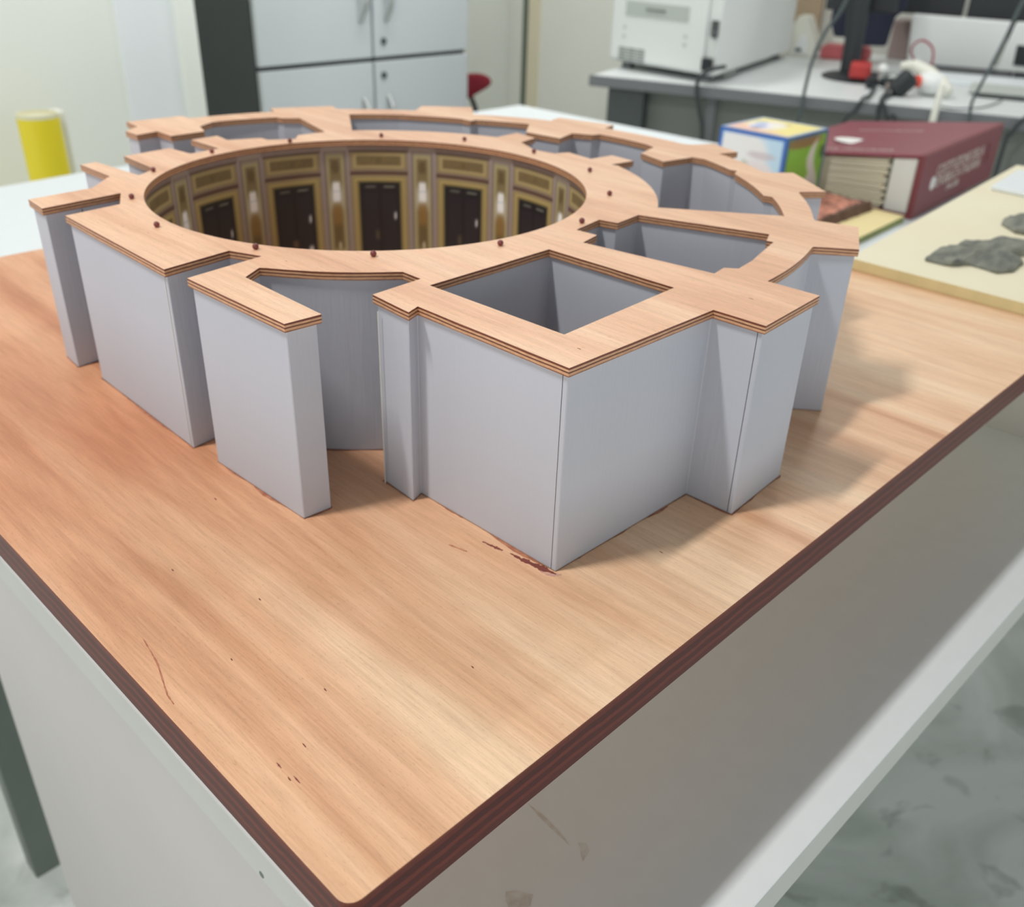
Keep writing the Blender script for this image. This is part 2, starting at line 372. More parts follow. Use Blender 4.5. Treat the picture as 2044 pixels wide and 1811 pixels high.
def pol(r, a): return (2.936 + r * math.cos(R(a)), 3.489 + r * math.sin(R(a)))
def parc(r0, r1, a0, a1, n=8): return [pol(r0 + (r1 - r0) * i / n, a0 + (a1 - a0) * i / n) for i in range(n + 1)]
outer = [(1.70, .69), (2.71, .672), (2.72, .395), (3.28, .43), (3.27, .72)] + parc(2.79, 2.83, -82.5, -68.5, 8) + [(4.0, .86), (4.16, .66), (4.59, .88), (4.51, 1.13)] \
    + parc(2.83, 2.87, -55.5, -42.6, 6) + [(5.08, 1.56), (5.23, 1.44), (5.57, 1.89), (5.40, 2.02)] + parc(2.86, 2.88, -30, -19.5, 6) + [(5.67, 2.61), (5.85, 2.55), (5.97, 2.86), (5.79, 2.95)] \
    + parc(2.86, 2.83, -9.5, 6.2, 6) + [(5.74, 3.84), (5.92, 3.89), (5.79, 4.43), (5.61, 4.37)] + parc(2.82, 2.78, 19.2, 32.4, 6) + [(5.25, 5.00), (5.50, 5.29), (5.16, 5.62), (4.95, 5.47)] \
    + parc(2.83, 2.87, 45.6, 58.6, 6) + [(4.42, 5.97), (4.47, 6.10), (3.95, 6.33), (3.88, 6.17)] + parc(2.84, 2.84, 71.3, 85.4, 6) + [(3.14, 6.32), (3.13, 6.46), (2.64, 6.48), (2.62, 6.24), (2.46, 6.12), (2.46, 5.93), (2.65, 5.97), (2.65, 5.74), (2.95, 5.75), (3.02, 5.95), (3.19, 6.05)] \
    + parc(2.585, 2.57, 82.5, 71.6, 5) + [(3.76, 5.86), (3.88, 5.77), (3.71, 5.16)] + [(3.46, 5.18), (3.36, 5.07), (3.17, 5.17), (3.17, 5.26), (2.92, 5.35), (2.94, 5.54), (2.70, 5.52), (2.71, 5.12), (2.46, 5.09), (2.43, 5.35), (2.05, 5.30), (2.03, 4.81), (1.87, 4.71),
       (1.82, 5.25), (1.70, 5.23), (1.71, 4.80), (1.49, 4.58), (1.08, 4.55), (1.06, 4.30), (1.57, 4.35), (1.45, 4.11), (1.10, 4.07), (1.07, 2.84), (1.47, 2.90), (1.55, 2.71), (1.09, 2.65), (1.11, 1.84), (1.30, 1.83), (1.31, 2.48), (1.44, 2.56)] \
    + parc(1.755, 1.75, -147, -125.5, 7) + [(1.95, 2.04), (1.95, 1.90), (1.63, 1.88), (1.61, 1.59), (1.69, 1.62)]
h1 = [(1.92, 1.80), (2.80, 1.81), (2.82, .98), (1.95, .94)]
h2 = [(3.20, 1.96), (3.47, 2.01), (3.50, 1.89), (3.74, 1.92), (4.02, 1.16), (3.89, 1.10), (3.90, 1.06), (3.67, 1.0), (3.50, .955), (3.33, .93), (3.28, .99), (3.16, .97), (3.04, 1.77), (3.21, 1.81)]
h3 = [(3.98, 1.95), (4.45, 1.31)] + parc(2.65, 2.65, -54.5, -45.2, 4) + [(4.79, 1.67)] + parc(2.60, 2.61, -43.5, -31.6, 5) + [(5.20, 2.16), (5.28, 2.19)] + parc(2.64, 2.64, -28.2, -20.5, 4) + [(5.39, 2.67), (5.08, 2.72), (5.18, 3.01), (5.45, 3.09)] \
    + parc(2.57, 2.57, -6.5, 4.6, 4) + [(5.42, 3.72), (5.34, 3.87), (5.09, 3.79), (5.05, 4.14), (5.33, 4.37)] + parc(2.55, 2.52, 21.5, 31.3, 4) + [(5.01, 4.79)] + parc(2.52, 2.57, 34.5, 45.5, 4) + parc(2.59, 2.60, 47.5, 57.2, 4) \
    + [(3.92, 5.07)] + parc(1.87, 1.89, 56.5, 20.5, 9) + [(4.97, 4.17), (4.94, 3.93), (4.72, 3.88), (4.60, 3.62), (4.63, 3.43), (4.75, 3.39), (4.71, 3.13), (4.94, 3.11), (4.92, 2.88), (4.69, 2.91)] + parc(1.87, 1.86, -20, -54, 9)
ring = [(CX + 1.44 * math.cos(R(a)), CY + 1.44 * math.sin(R(a))) for a in range(0, 360, 3)]
mb = MB(); mb.prism(outer, 1.0, 1.0425, (h1, h2, h3, ring)); mb.build('roof_plate', 'roof_veneer', model)['label'] = 'thin plywood roof plate with round opening'

# walls: everything under the roof, set back a little from its edge
def inset(poly, d):
    n = len(poly); A = sum(poly[i][0] * poly[(i + 1) % n][1] - poly[(i + 1) % n][0] * poly[i][1] for i in range(n)); sgn = 1 if A > 0 else -1; out = []
    for i in range(n):
        p0, p1, p2 = Vector(poly[i - 1]), Vector(poly[i]), Vector(poly[(i + 1) % n])
        e1 = (p1 - p0).normalized(); e2 = (p2 - p1).normalized(); n1 = Vector((-e1.y, e1.x)) * sgn; n2 = Vector((-e2.y, e2.x)) * sgn
        b = (n1 + n2); b = b / max(b.length, 1e-6); c = max(b.dot(n1), .45); q = p1 + b * (d / c); out.append((q.x, q.y))
    return out
ring_w = [(CX + 1.475 * math.cos(R(a)), CY + 1.475 * math.sin(R(a))) for a in range(0, 360, 3)]
mb = MB(); mb.prism(inset(outer, .016), .0, .9995, (inset(h1, -.014), inset(h2, -.014), inset(h3, -.014), ring_w)); mb.build('walls', 'wall_paint', model, bevel=.004, segs=1)['label'] = 'lavender-grey painted walls'
# thin cover strips and open joints at the corners of the painted panels
js = [((1.632, .705), (1.70, .686)), ((2.735, .413), (2.73, .5))]
def seam(x0, x1, y0, y1, z0=.005, z1=.995): m_ = MB(); m_.box(x0, x1, y0, y1, z0, z1); return m_
seam(1.7146, 1.7166, .732, .7345).build('panel_joint', 'dark_seam', model)
seam(2.7336, 2.7366, .436, .439).build('panel_joint', 'dark_seam', model)
seam(1.6225, 1.626, 1.835, 1.840, .005, .97).build('panel_joint', 'support_grey', model)
seam(1.084, 1.0855, 2.885, 2.889).build('panel_joint', 'support_grey', model)
seam(1.118, 1.121, 3.98, 3.984).build('panel_joint', 'support_grey', model)
seam(1.30, 1.304, 4.322, 4.326).build('panel_joint', 'dark_seam', model)

# printed photograph pasted round the inside of the rotunda, one sheet per bay
def sm(a, b, x):
    t = min(1, max(0, (x - a) / (b - a))); return t * t * (3 - 2 * t)
def inbox(u, z, u0, u1, z0, z1, s=.25, sz=.008): return sm(u0 - s, u0 + s, u) * (1 - sm(u1 - s, u1 + s, u)) * sm(z0 - sz, z0 + sz, z) * (1 - sm(z1 - sz, z1 + sz, z))
def paint(u, z, k):
    nz = noise.noise(Vector((u * .9 + k * 7, z * 22, k))) * .5 + noise.noise(Vector((u * 2.7, z * 55 + k, 3.3))) * .35
    c = Vector((132, 118, 112)) + Vector((10, 9, 8)) * nz
    def lay(col, a):
        nonlocal c
        c = c.lerp(Vector(col), max(0, min(1, a)))
    # door bay
    lay((150, 134, 96), inbox(u, z, -8.9, 8.9, .80, .945)); lay((172, 156, 112), inbox(u, z, -8.0, 8.0, .815, .93, .2, .005)); lay((118 + 14 * nz, 102 + 14 * nz, 70), inbox(u, z, -7.1, 7.1, .835, .915))
    lay((104, 88, 58), .6 * inbox(u, z, -.7 + nz, .7 + nz, .85, .90))
    lay((84, 58, 50), inbox(u, z, -9.3, 9.3, .762, .785)); lay((60, 40, 36), inbox(u, z, -9.6, 9.6, .948, .958, .2, .004))
    lay((158, 142, 98), inbox(u, z, -8.9, 8.9, -.1, .755)); lay((176, 158, 104), inbox(u, z, -7.8, 7.8, -.1, .735, .2)); lay((126, 112, 74), inbox(u, z, -7.2, 7.2, -.1, .715, .2))
    lay((34, 44, 40), inbox(u, z, -6.5, 6.5, -.1, .70, .2)); lay((31, 29, 37), inbox(u, z, -6.1, 6.1, -.1, .69, .2))
    lay((38, 36, 44), inbox(u, z, -5.2, -.6, .1, .62, .3)); lay((38, 36, 44), inbox(u, z, .6, 5.2, .1, .62, .3)); lay((32, 27, 31), inbox(u, z, -.25, .25, .0, .7, .15))
    lay((118, 122, 112), .8 * inbox(u, z, -4.6, -1.2, .652, .668, .5, .006)); lay((128, 132, 120), .8 * inbox(u, z, 1.2, 4.8, .655, .672, .5, .006))
    lay((225, 228, 232), inbox(u, z, 4.5, 5.1, .395, .455, .3, .012))
    if k % 2: lay((120, 95, 80), .8 * inbox(u, z, -1.5, .3, .2, .26, .6, .02)); lay((200, 205, 208), .8 * inbox(u, z, -2.2, 1.6, .12, .155, .7, .02)); lay((215, 215, 215), inbox(u, z, 3.8, 5.2, .12, .2, .4, .02))
    else: lay((110, 95, 70), .6 * inbox(u, z, -1.8, -.6, .22, .30, .5, .02))
    # posts either side of the door
    for a in (-9.8, 9.8): lay((156, 144, 140), inbox(u, z, a - .45, a + .45, -.1, .955)); lay((90, 70, 62), inbox(u, z, a + (.65 if a > 0 else -.85), a + (.85 if a > 0 else -.65), -.1, .955, .15))
    # pilaster bay (split over both sides)
    w = u - 13.85 if u > 0 else u + 13.85
    lay((152, 146, 120), inbox(w, z, -3.0, 3.0, .1, .935)); lay((168, 156, 118), inbox(w, z, -2.5, 2.5, .12, .92)); lay((128, 116, 82), inbox(w, z, -1.8, 1.8, .15, .90))
    lay((92, 76, 50), .7 * inbox(w, z, -1.1 + nz, 1.1 + nz, .78, .88, .5, .02)); lay((192, 190, 176), .85 * inbox(w, z, -2.2, 2.2, .50, .66, .7, .06))
    lay((240, 246, 252), inbox(w, z, -1.15, 1.15, .55, .71, .45, .02)); lay((196, 206, 214), .7 * inbox(w, z, -1.1, 1.1, .63, .637, .2, .004))
    lay((142, 108, 58), .8 * inbox(w, z, -1.3, 1.3, .33, .53, .6, .04)); lay((96, 82, 52), .7 * inbox(w, z, -1.4, 1.4, .17, .36, .5, .04)); lay((205, 196, 170), .8 * inbox(w, z, -.2, .7, .15, .21, .3, .015))
    lay((150, 138, 130), inbox(w, z, -4.1, 4.1, .957, 1.1, .3, .006))
    return c
NP = 13; STEP = 360 / NP; NU = 62; NV = 66
for k in range(NP):
    th0 = 50.0 + STEP * k; verts = []; cols = []; faces = []
    for i in range(NU + 1):
        u = -STEP / 2 + STEP * i / NU; a = R(th0 - u)
        for j in range(NV + 1):
            z = .004 + .99 * j / NV; verts.append((CX + 1.466 * math.cos(a), CY + 1.466 * math.sin(a), z)); cols.append(paint(u, z, k))
    for i in range(NU):
        for j in range(NV): a = i * (NV + 1) + j; faces.append((a, a + NV + 1, a + NV + 2, a + 1))
    m_ = MB(); m_.v = verts; m_.f = faces; m_.mi = [0] * len(faces)
    o = m_.build('printed_panel', 'printed_paper', model)
    ca = o.data.color_attributes.new('print', 'FLOAT_COLOR', 'POINT')
    for i, c in enumerate(cols): ca.data[i].color = lin(tuple(min(255, max(0, v * 1.06)) for v in c))
pins = [(1.39, 3.53), (1.56, 4.18), (1.99, 4.74), (2.59, 5.01), (3.25, 4.98), (3.95, 4.72), (4.39, 4.2), (4.51, 3.54), (4.38, 2.86), (3.97, 2.34), (3.33, 2.03), (2.64, 2.03), (1.99, 2.33), (1.59, 2.83)]
for x, y in pins:
    m_ = MB(); m_.ball((x, y, 1.0425 + .0155), .0175, 16); m_.build('peg', 'red_ball', model, smooth=True)

# glue smears and stains on the baseboard
random.seed(4)
def blob(pts, z, name, m, th=.0012, parent=None):
    m_ = MB(); m_.prism(pts, z, z + th); return m_.build(name, m, parent or model)
def smear(path, w, name, m):
    L_, R_ = [], []
    n_ = 7; P_, W_ = [], []
    for i in range(len(path) - 1):
        for t in range(n_):
            f = t / n_; j = noise.noise(Vector((path[i][0] * 40 + t * 1.7, i, 3))) * w[i] * .5
            P_.append((path[i][0] + (path[i + 1][0] - path[i][0]) * f + j, path[i][1] + (path[i + 1][1] - path[i][1]) * f)); W_.append(max(.0004, (w[i] + (w[i + 1] - w[i]) * f) * (.55 + .9 * random.random())))
    path, w = P_ + [path[-1]], W_ + [w[-1]]
    for i, (x, y) in enumerate(path):
        a = Vector(path[max(i - 1, 0)]); b = Vector(path[min(i + 1, len(path) - 1)]); t = (b - a).normalized(); n = Vector((-t.y, t.x)); ww = w[i] * (.8 + .4 * random.random())
        L_.append((x + n.x * ww, y + n.y * ww)); R_.append((x - n.x * ww, y - n.y * ww))
    return blob(L_ + R_[::-1], .0002, name, m)
smear([(1.702, .69), (1.69, .76), (1.675, .84), (1.668, .90), (1.665, .95)], [.006, .016, .014, .008, .002], 'glue_smear', 'smear_brown')
smear([(1.655, .99), (1.648, 1.03), (1.64, 1.07), (1.636, 1.11)], [.003, .008, .006, .002], 'glue_smear', 'smear_brown')
smear([(1.50, 1.20), (1.515, 1.14), (1.525, 1.10)], [.003, .005, .002], 'glue_smear', 'glue_brown')
smear([(1.72, .672), (1.69, .69), (1.672, .72), (1.668, .76)], [.004, .007, .006, .002], 'glue_smear', 'glue_pink')
def glue_line(poly, name, m, wmax=.016, seed=1, z=.0002, thr=.0):
    pts = []
    for i in range(len(poly)):
        a, b = Vector(poly[i]), Vector(poly[(i + 1) % len(poly)]); n = max(1, int((b - a).length / .02)); pts += [tuple(a.lerp(b, t / n)) for t in range(n)]
    n = len(pts); out = []
    for i in range(n):
        t = (Vector(pts[(i + 1) % n]) - Vector(pts[i - 1])).normalized(); nr = Vector((t.y, -t.x))
        w = max(.0015, wmax * (.25 + 1.5 * noise.noise(Vector((pts[i][0] * 5, pts[i][1] * 5, seed))) + .5 * noise.noise(Vector((pts[i][0] * 31, pts[i][1] * 31, seed)))))
        out.append((pts[i][0] + nr.x * w, pts[i][1] + nr.y * w))
    mb = MB(); mb.v = [(x, y, z) for x, y in pts] + [(x, y, z + .0012) for x, y in out]
    for i in range(n): q = (i + 1) % n; mb.face([i, q, n + q, n + i][::-1])
    return mb.build(name, m, model)
glue_line(inset(outer, .0155), 'glue_line', 'glue_brown', .017, 2)
glue_line(inset(outer, .0155), 'base_gap', 'dark_seam', .0035, 5, .0008)
smear([(.135, 1.56), (.12, 1.46), (.105, 1.38), (.075, 1.28), (.05, 1.2), (.045, 1.14)], [.0015, .002, .003, .0028, .0028, .0015], 'scratch', 'glue_brown')
for x, y, l in ((.163, .60, .016), (.172, .50, .020), (.155, .53, .010), (.28, .62, .012), (.62, 1.45, .01), (.9, 2.3, .012), (.45, 1.9, .01), (2.2, .45, .01), (.33, 1.2, .008), (.5, .8, .01), (1.0, .5, .008)):
    smear([(x, y), (x + .001, y + l), (x + .002, y + 2 * l)], [.0008, .0025, .0008], 'knot_mark', 'smear_brown')
for x, y, l in ((2.98, .62, .03), (1.88, .78, .025), (1.25, 3.65, .02), (1.3, 3.45, .015), (1.6, 2.55, .02), (1.42, 3.3, .018)):
    m_ = MB(); m_.prism([(x - .002, y), (x, y + l), (x + .003, y + l * .4)], 1.0426, 1.0434); m_.build('knot_mark', 'smear_brown', model)

# ------------------------------------------------------------------ yellow boards, stones, cork, plate
yb = MB(); yb.use('pale_yellow_board'); yb.prism([(6.93, 1.93), (6.93, -2.6), (12.6, -2.6), (12.2, 2.33)], .001, .10)
o = yb.build('drawing_board', None, None, origin=(7, 0, 0), bevel=.008)
o.data.materials.append(M['yellow_board_edge'])
for p in o.data.polygons:
    if abs(p.normal.z) < .5: p.material_index = 1
tag(o, 'pale cream-yellow board overlapping the right end of the wooden baseboard', 'board')
mb = MB(); mb.box(7.6, 11.4, -2.4, 1.1, ZT, -.0)
mb.v = [(x, y, z) for x, y, z in mb.v]
tag(mb.build('support_block', 'support_grey', None, origin=(9.5, -.6, ZT)), 'grey block hidden under the cream-yellow board', 'stand')
def rock(pts, z0, h, name, seed, bands=5):
    """flat carved stone from its outline, domed and roughened"""
    random.seed(seed); n = len(pts); cx = sum(p[0] for p in pts) / n; cy = sum(p[1] for p in pts) / n
    den = []
    for i in range(n):
        a, b = Vector(pts[i]), Vector(pts[(i + 1) % n])
        for t in (0, .34, .67): den.append(a.lerp(b, t))
    mb = MB(); prof = [(1.0, 0), (1.03, .25), (1.0, .55), (.88, .8), (.68, .95), (.42, 1.0), (.15, 1.02)]; k = len(den)
    for s_, hh in prof:
        for p in den:
            q = Vector((cx, cy)).lerp(p, s_); nz = noise.noise(Vector((q.x * 6, q.y * 6, seed + hh))) ; n2 = noise.noise(Vector((q.x * 17, q.y * 17, seed)))
            mb.v.append((q.x + n2 * .012, q.y + n2 * .012, z0 + max(0, hh * h * (1 + .55 * nz) + (n2 * .02 if hh > .1 else 0))))
    for i in range(len(prof) - 1):
        for j in range(k): q = (j + 1) % k; mb.face([i * k + j, i * k + q, (i + 1) * k + q, (i + 1) * k + j])
    mb.face([(len(prof) - 1) * k + j for j in range(k)]); mb.face(list(range(k))[::-1])
    return mb.build(name, 'stone', None, smooth=True, origin=(cx, cy, z0))
s1 = rock([(7.37, 1.42), (7.38, 1.20), (7.55, 1.10), (7.53, .96), (7.50, .86), (7.66, .78), (7.95, .80), (8.12, .93), (8.42, .70), (8.60, .62), (8.72, .80), (8.66, 1.0), (8.60, 1.20), (8.36, 1.25), (8.22, 1.37), (8.02, 1.42), (7.92, 1.34), (7.85, 1.47), (7.62, 1.46)], .1, .065, 'stone_relief', 3)
tag(s1, 'large dark grey carved stone relief lying nearer the board\'s front edge', 'stone')
s2 = rock([(9.12, 1.40), (8.92, 1.20), (8.95, 1.05), (9.15, .86), (9.4, .72), (9.75, .8), (9.95, 1.1), (9.72, 1.33), (9.5, 1.43), (9.28, 1.44)], .1, .07, 'stone_relief', 8)
tag(s2, 'smaller dark stone relief behind the large one at the right edge', 'stone')
mb = MB(); mb.prism([(10.55, 2.05), (10.45, 1.2), (11.6, 1.1), (11.7, 2.15)], .101, .15); tag(mb.build('flat_tile', 'white_laminate', None, origin=(11, 1.6, .1), bevel=.015), 'thin pale grey tile on the far corner of the cream board', 'tile')
mb = MB(); mb.use('low_yellow_board'); mb.prism([(11.4, 4.03), (13.65, 4.14), (13.75, 6.0), (11.6, 5.9)], ZT, ZT + .1)
o = mb.build('low_board', None, None, origin=(12.5, 5, ZT)); o.data.materials.append(M['low_board_edge'])
for p in o.data.polygons:
    if abs(p.normal.z) < .5: p.material_index = 1
tag(o, 'yellow plywood piece lying on the table in front of the dark red book', 'board')
def cork_piece():
    random.seed(9); mb = MB(); nx, ny = 26, 18; x0, x1, y0, y1 = 11.9, 13.6, 4.62, 5.6; z0 = ZT + .1
    for j in range(ny + 1):
        for i in range(nx + 1):
            x = x0 + (x1 - x0) * i / nx; y = y0 + (y1 - y0) * j / ny; e = min(i, nx - i, j, ny - j)
            h = .14 + .05 * noise.noise(Vector((x * 9, y * 9, 1))) + .05 * noise.noise(Vector((x * 3, y * 3, 5)))
            mb.v.append((x + .02 * noise.noise(Vector((x * 8, y * 8, 2))), y + .03 * noise.noise(Vector((x * 8, y * 8, 7))), z0 + (h if e > 0 else .0)))
    for j in range(ny):
        for i in range(nx):
            a = j * (nx + 1) + i; mb.use('cork_dark' if (i > nx - 5 and noise.noise(Vector((i, j * .7, 0))) > -.4) or j < 2 else 'cork'); mb.face([a, a + 1, a + nx + 2, a + nx + 1])
    return mb.build('cork_slab', None, None, smooth=True, origin=(12.7, 5, z0))
tag(cork_piece(), 'rough pinkish brown slab on the low yellow board beside the book', 'slab')

# ------------------------------------------------------------------ picture cube
cube = thing('picture_cube', 'colourful cardboard cube with blue edges behind the model', 'box', (13.02, 6.25, ZT))
c0, c1, d0, d1, zt = 12.4, 13.65, 5.65, 6.85, -.13
mb = MB(); mb.box(c0, c1, d0, d1, ZT, zt); mb.build('box_body', 'white_laminate', cube)
def face_print(fn, P, name):
    mb = MB(); n = 44; cols = []
    for i in range(n + 1):
        for j in range(n + 1): mb.v.append(P(i / n, j / n)); cols.append(fn(i / n, j / n))
    for i in range(n):
        for j in range(n): a = i * (n + 1) + j; mb.face([a, a + n + 1, a + n + 2, a + 1])
    o = mb.build(name, 'cube_print', cube); ca = o.data.color_attributes.new('print', 'FLOAT_COLOR', 'POINT')
    for i, c in enumerate(cols): ca.data[i].color = lin(tuple(min(255, max(0, v)) for v in c))
def el(u, v, cu, cv, ru, rv): return 1 - sm(.75, 1.15, math.hypot((u - cu) / ru, (v - cv) / rv))
def mixc(c, d, a): a = max(0, min(1, a)); return tuple(x + (y - x) * a for x, y in zip(c, d))
def f_left(u, v):          # side facing the camera's left: whites and pale blue
    c = mixc((196, 222, 240), (240, 236, 234), el(u, v, .35, .72, .42, .32))
    c = mixc(c, (236, 224, 224), el(u, v, .62, .5, .25, .16)); c = mixc(c, (168, 172, 150), .5 * el(u, v, .42, .52, .07, .12)); c = mixc(c, (200, 180, 186), .6 * el(u, v, .66, .72, .22, .05))
    c = mixc(c, (90, 160, 130), .9 * el(u, v, .40, .34, .05, .05)); c = mixc(c, (200, 204, 224), .7 * el(u, v, .55, .3, .2, .12)); c = mixc(c, (244, 240, 240), el(u, v, .62, .16, .16, .12))
    c = mixc(c, (150, 196, 200), .6 * el(u, v, .8, .2, .08, .15))
    e = min(u, 1 - u, v, 1 - v); return mixc((36, 92, 178), c, sm(.035, .06, e))
def f_right(u, v):         # side facing the viewer's right: grass green with a white streak
    c = (140, 196, 60); c = mixc(c, (150, 120, 70), el(u, v, .42, .9, .45, .08)); c = mixc(c, (228, 224, 214), el(u - .10 * math.sin(v * 7), v, .74, .5, .10, .42)); c = mixc(c, (230, 226, 220), el(u, v, .68, .33, .13, .13))
    c = mixc(c, (60, 84, 44), el(u, v, .60, .2, .07, .06)); c = mixc(c, (58, 90, 60), el(u, v, .10, .2, .08, .05)); c = mixc(c, (70, 100, 70), .8 * el(u, v, .9, .72, .06, .1))
    c = mixc(c, (150, 176, 130), sm(.3, .0, v) if False else .6 * (1 - sm(0, .3, v))); e = min(u, 1 - u, v, 1 - v); return mixc((62, 110, 150), c, sm(.03, .06, e))
def f_top(u, v):
    c = mixc((248, 196, 170), (250, 232, 140), sm(.25, .55, u * .8 + (1 - v) * .4)); c = mixc(c, (240, 232, 244), el(u, v, .5, .62, .3, .25)); c = mixc(c, (150, 168, 214), .9 * el(u, v, .36, .66, .16, .09)); c = mixc(c, (170, 190, 226), .8 * el(u, v, .62, .78, .12, .08))
    c = mixc(c, (252, 244, 210), el(u, v, .55, .5, .1, .1)); c = mixc(c, (190, 170, 120), .7 * el(u, v, .75, .45, .06, .05)); c = mixc(c, (200, 150, 130), .7 * el(u, v, .22, .62, .06, .06))
    e = min(u, 1 - u, v, 1 - v); return mixc((150, 176, 222), c, sm(.035, .06, e))
ep = .004
face_print(f_left, lambda u, v: (c0 - ep, d1 - (d1 - d0) * u, ZT + (zt - ZT) * v), 'side_print')
face_print(f_right, lambda u, v: (c0 + (c1 - c0) * u, d0 - ep, ZT + (zt - ZT) * v), 'side_print')
face_print(f_top, lambda u, v: (c0 + (c1 - c0) * u, d0 + (d1 - d0) * v, zt + ep), 'lid_print')

# ------------------------------------------------------------------ thick red book
book = thing('book', 'thick dark red hardback lying flat beyond the cream board', 'book', (15.8, 5.6, ZT))
sk = .27 / 4.0
def bk(x, y, z): return (x, y + (x - 13.9) * sk, z)
def slab(pts, fz0, fz1, name, m, bev=0.0):
    mb = MB(); n = len(pts); mb.v = [bk(x, y, fz0(y)) for x, y in pts] + [bk(x, y, fz1(y)) for x, y in pts]
    mb.face(list(range(n))[::-1]); mb.face([n + i for i in range(n)])
    for i in range(n): q = (i + 1) % n; mb.face([i, q, n + q, n + i])
    return mb.build(name, m, book, bevel=bev)
ztop = lambda y: -.31 - (y - 4.15) * .138
zi = lambda y: ztop(y) - .055
rect = lambda x0, x1, y0, y1: [(x0, y0), (x1, y0), (x1, y1), (x0, y1)]
slab(rect(13.86, 17.86, 4.17, 7.05), zi, ztop, 'front_cover', 'book_cover', .02)
slab(rect(13.86, 17.86, 4.17, 7.05), lambda y: ZT, lambda y: ZT + .055, 'back_cover', 'book_cover', .02)
slab(rect(13.86, 17.86, 4.12, 4.22), lambda y: ZT, lambda y: -.31, 'spine', 'book_spine', .03)
slab(rect(13.90, 17.8, 4.23, 4.62), lambda y: ZT + .057, lambda y: zi(y) - .002, 'inner_box', 'book_white', .03)['label'] = 'white block beside the pages'
# page block, its head showing the wavy leaves
mb = MB(); nl = 30
nl = 26
for i in range(nl):
    a, b = i / nl, (i + .85) / nl; xo = .03 + .02 * math.sin(i * 2.3); yo = 4.66 + .03 * math.sin(i * 1.7) + (.03 if i % 4 == 0 else 0)
    f = lambda y, t: ZT + .06 + (zi(y) - .01 - ZT - .06) * t
    P = [(13.9 + xo, yo), (17.8, yo), (17.8, 6.98), (13.9 + xo, 6.98)]; n = len(mb.v); w = .012 * math.sin(i * .9)
    mb.v += [bk(x, y, f(y, a) + (w if y > 5 else 0)) for x, y in P] + [bk(x, y, f(y, b) + (w if y > 5 else 0)) for x, y in P]
    for q in ((3, 2, 1, 0), (4, 5, 6, 7), (0, 1, 5, 4), (1, 2, 6, 5), (2, 3, 7, 6), (3, 0, 4, 7)): mb.face([n + j for j in q])
mb.box(13.95, 17.7, 5.0, 6.9, ZT + .06, ZT + .5)
mb.build('page_block', 'page_paper', book)
slab(rect(13.915, 17.7, 4.625, 4.65), lambda y: ZT + .3, lambda y: zi(y) - .02, 'bookmark', 'seam_green')
sxr = Matrix(((math.cos(math.atan(sk)), 0, 0, 0), (math.sin(math.atan(sk)), 0, -1, 0), (0, 1, 0, 0), (0, 0, 0, 1)))
def spine_text(body, x, z, size, xs=1.0, m='gilt_grey'):
    mx = Matrix.Translation((x, 4.115 + (x - 13.9) * sk, z)) @ Matrix.Rotation(math.atan(sk), 4, 'Z') @ Matrix.Rotation(R(90), 4, 'X'); return text_mesh(body, size, 'title_lettering', m, mx, book, .004, xs)
spine_text('COSTITUZIONE DELLA', 15.75, -.66, .235, .98); spine_text('REPUBBLICA ITALIANA', 15.7, -.85, .235, .98); spine_text('1948-2008', 15.55, -1.03, .15, 1.0)
spine_text('E', 17.25, -.68, .26, 1.0, 'book_cover'); spine_text('Z', 17.25, -.84, .22, 1.0, 'book_cover')
mb = MB(); mb.ball((14.5, 4.115 + .6 * sk, -.83), .10, 20, (1, .06, 1.1)); mb.build('emblem', 'book_white', book, smooth=True)
def cover_text(body, x, y, size, xs=1.0, rot=-90):
    slope = Matrix.Rotation(math.atan(-.138), 4, 'X'); mx = Matrix.Translation(bk(x, y, ztop(y) + .004)) @ slope @ Matrix.Rotation(R(rot), 4, 'Z'); return text_mesh(body, size, 'title_lettering', 'gilt_grey', mx, book, .002, xs)
cover_text('REPUBBLICA ITALIANA', 14.2, 5.75, .2, 1.0); cover_text('COSTITUZIONE', 16.5, 5.7, .14, 1.2)
mb = MB(); mb.ball(bk(15.1, 5.75, ztop(5.75) + .002), .3, 24, (.9, 1.25, .02)); mb.build('emblem', 'book_white', book, smooth=True)

# ------------------------------------------------------------------ yellow tube at the left wall
yt = thing('yellow_canister', 'tall yellow canister with pale rim standing by the left wall', 'canister', (6.22, 18.3, ZF))
mb = MB(); mb.lathe([(.385, ZF), (.385, -1.0)], 6.22, 18.3, 40); mb.build('canister_body', 'yellow', yt, smooth=True)
mb = MB(); mb.lathe([(.385, -1.0), (.385, -.93), (.35, -.93), (.35, -.98), (.001, -.98)], 6.22, 18.3, 40); mb.build('rim', 'pale_rim', yt, smooth=True)
mb = MB(); mb.box(6.64, 6.84, 18.5, 18.9, ZF, -.98); tag(mb.build('narrow_carton', 'wall_grey', None, origin=(6.74, 18.65, ZF), bevel=.03), 'pale narrow carton standing right of the yellow canister', 'carton')

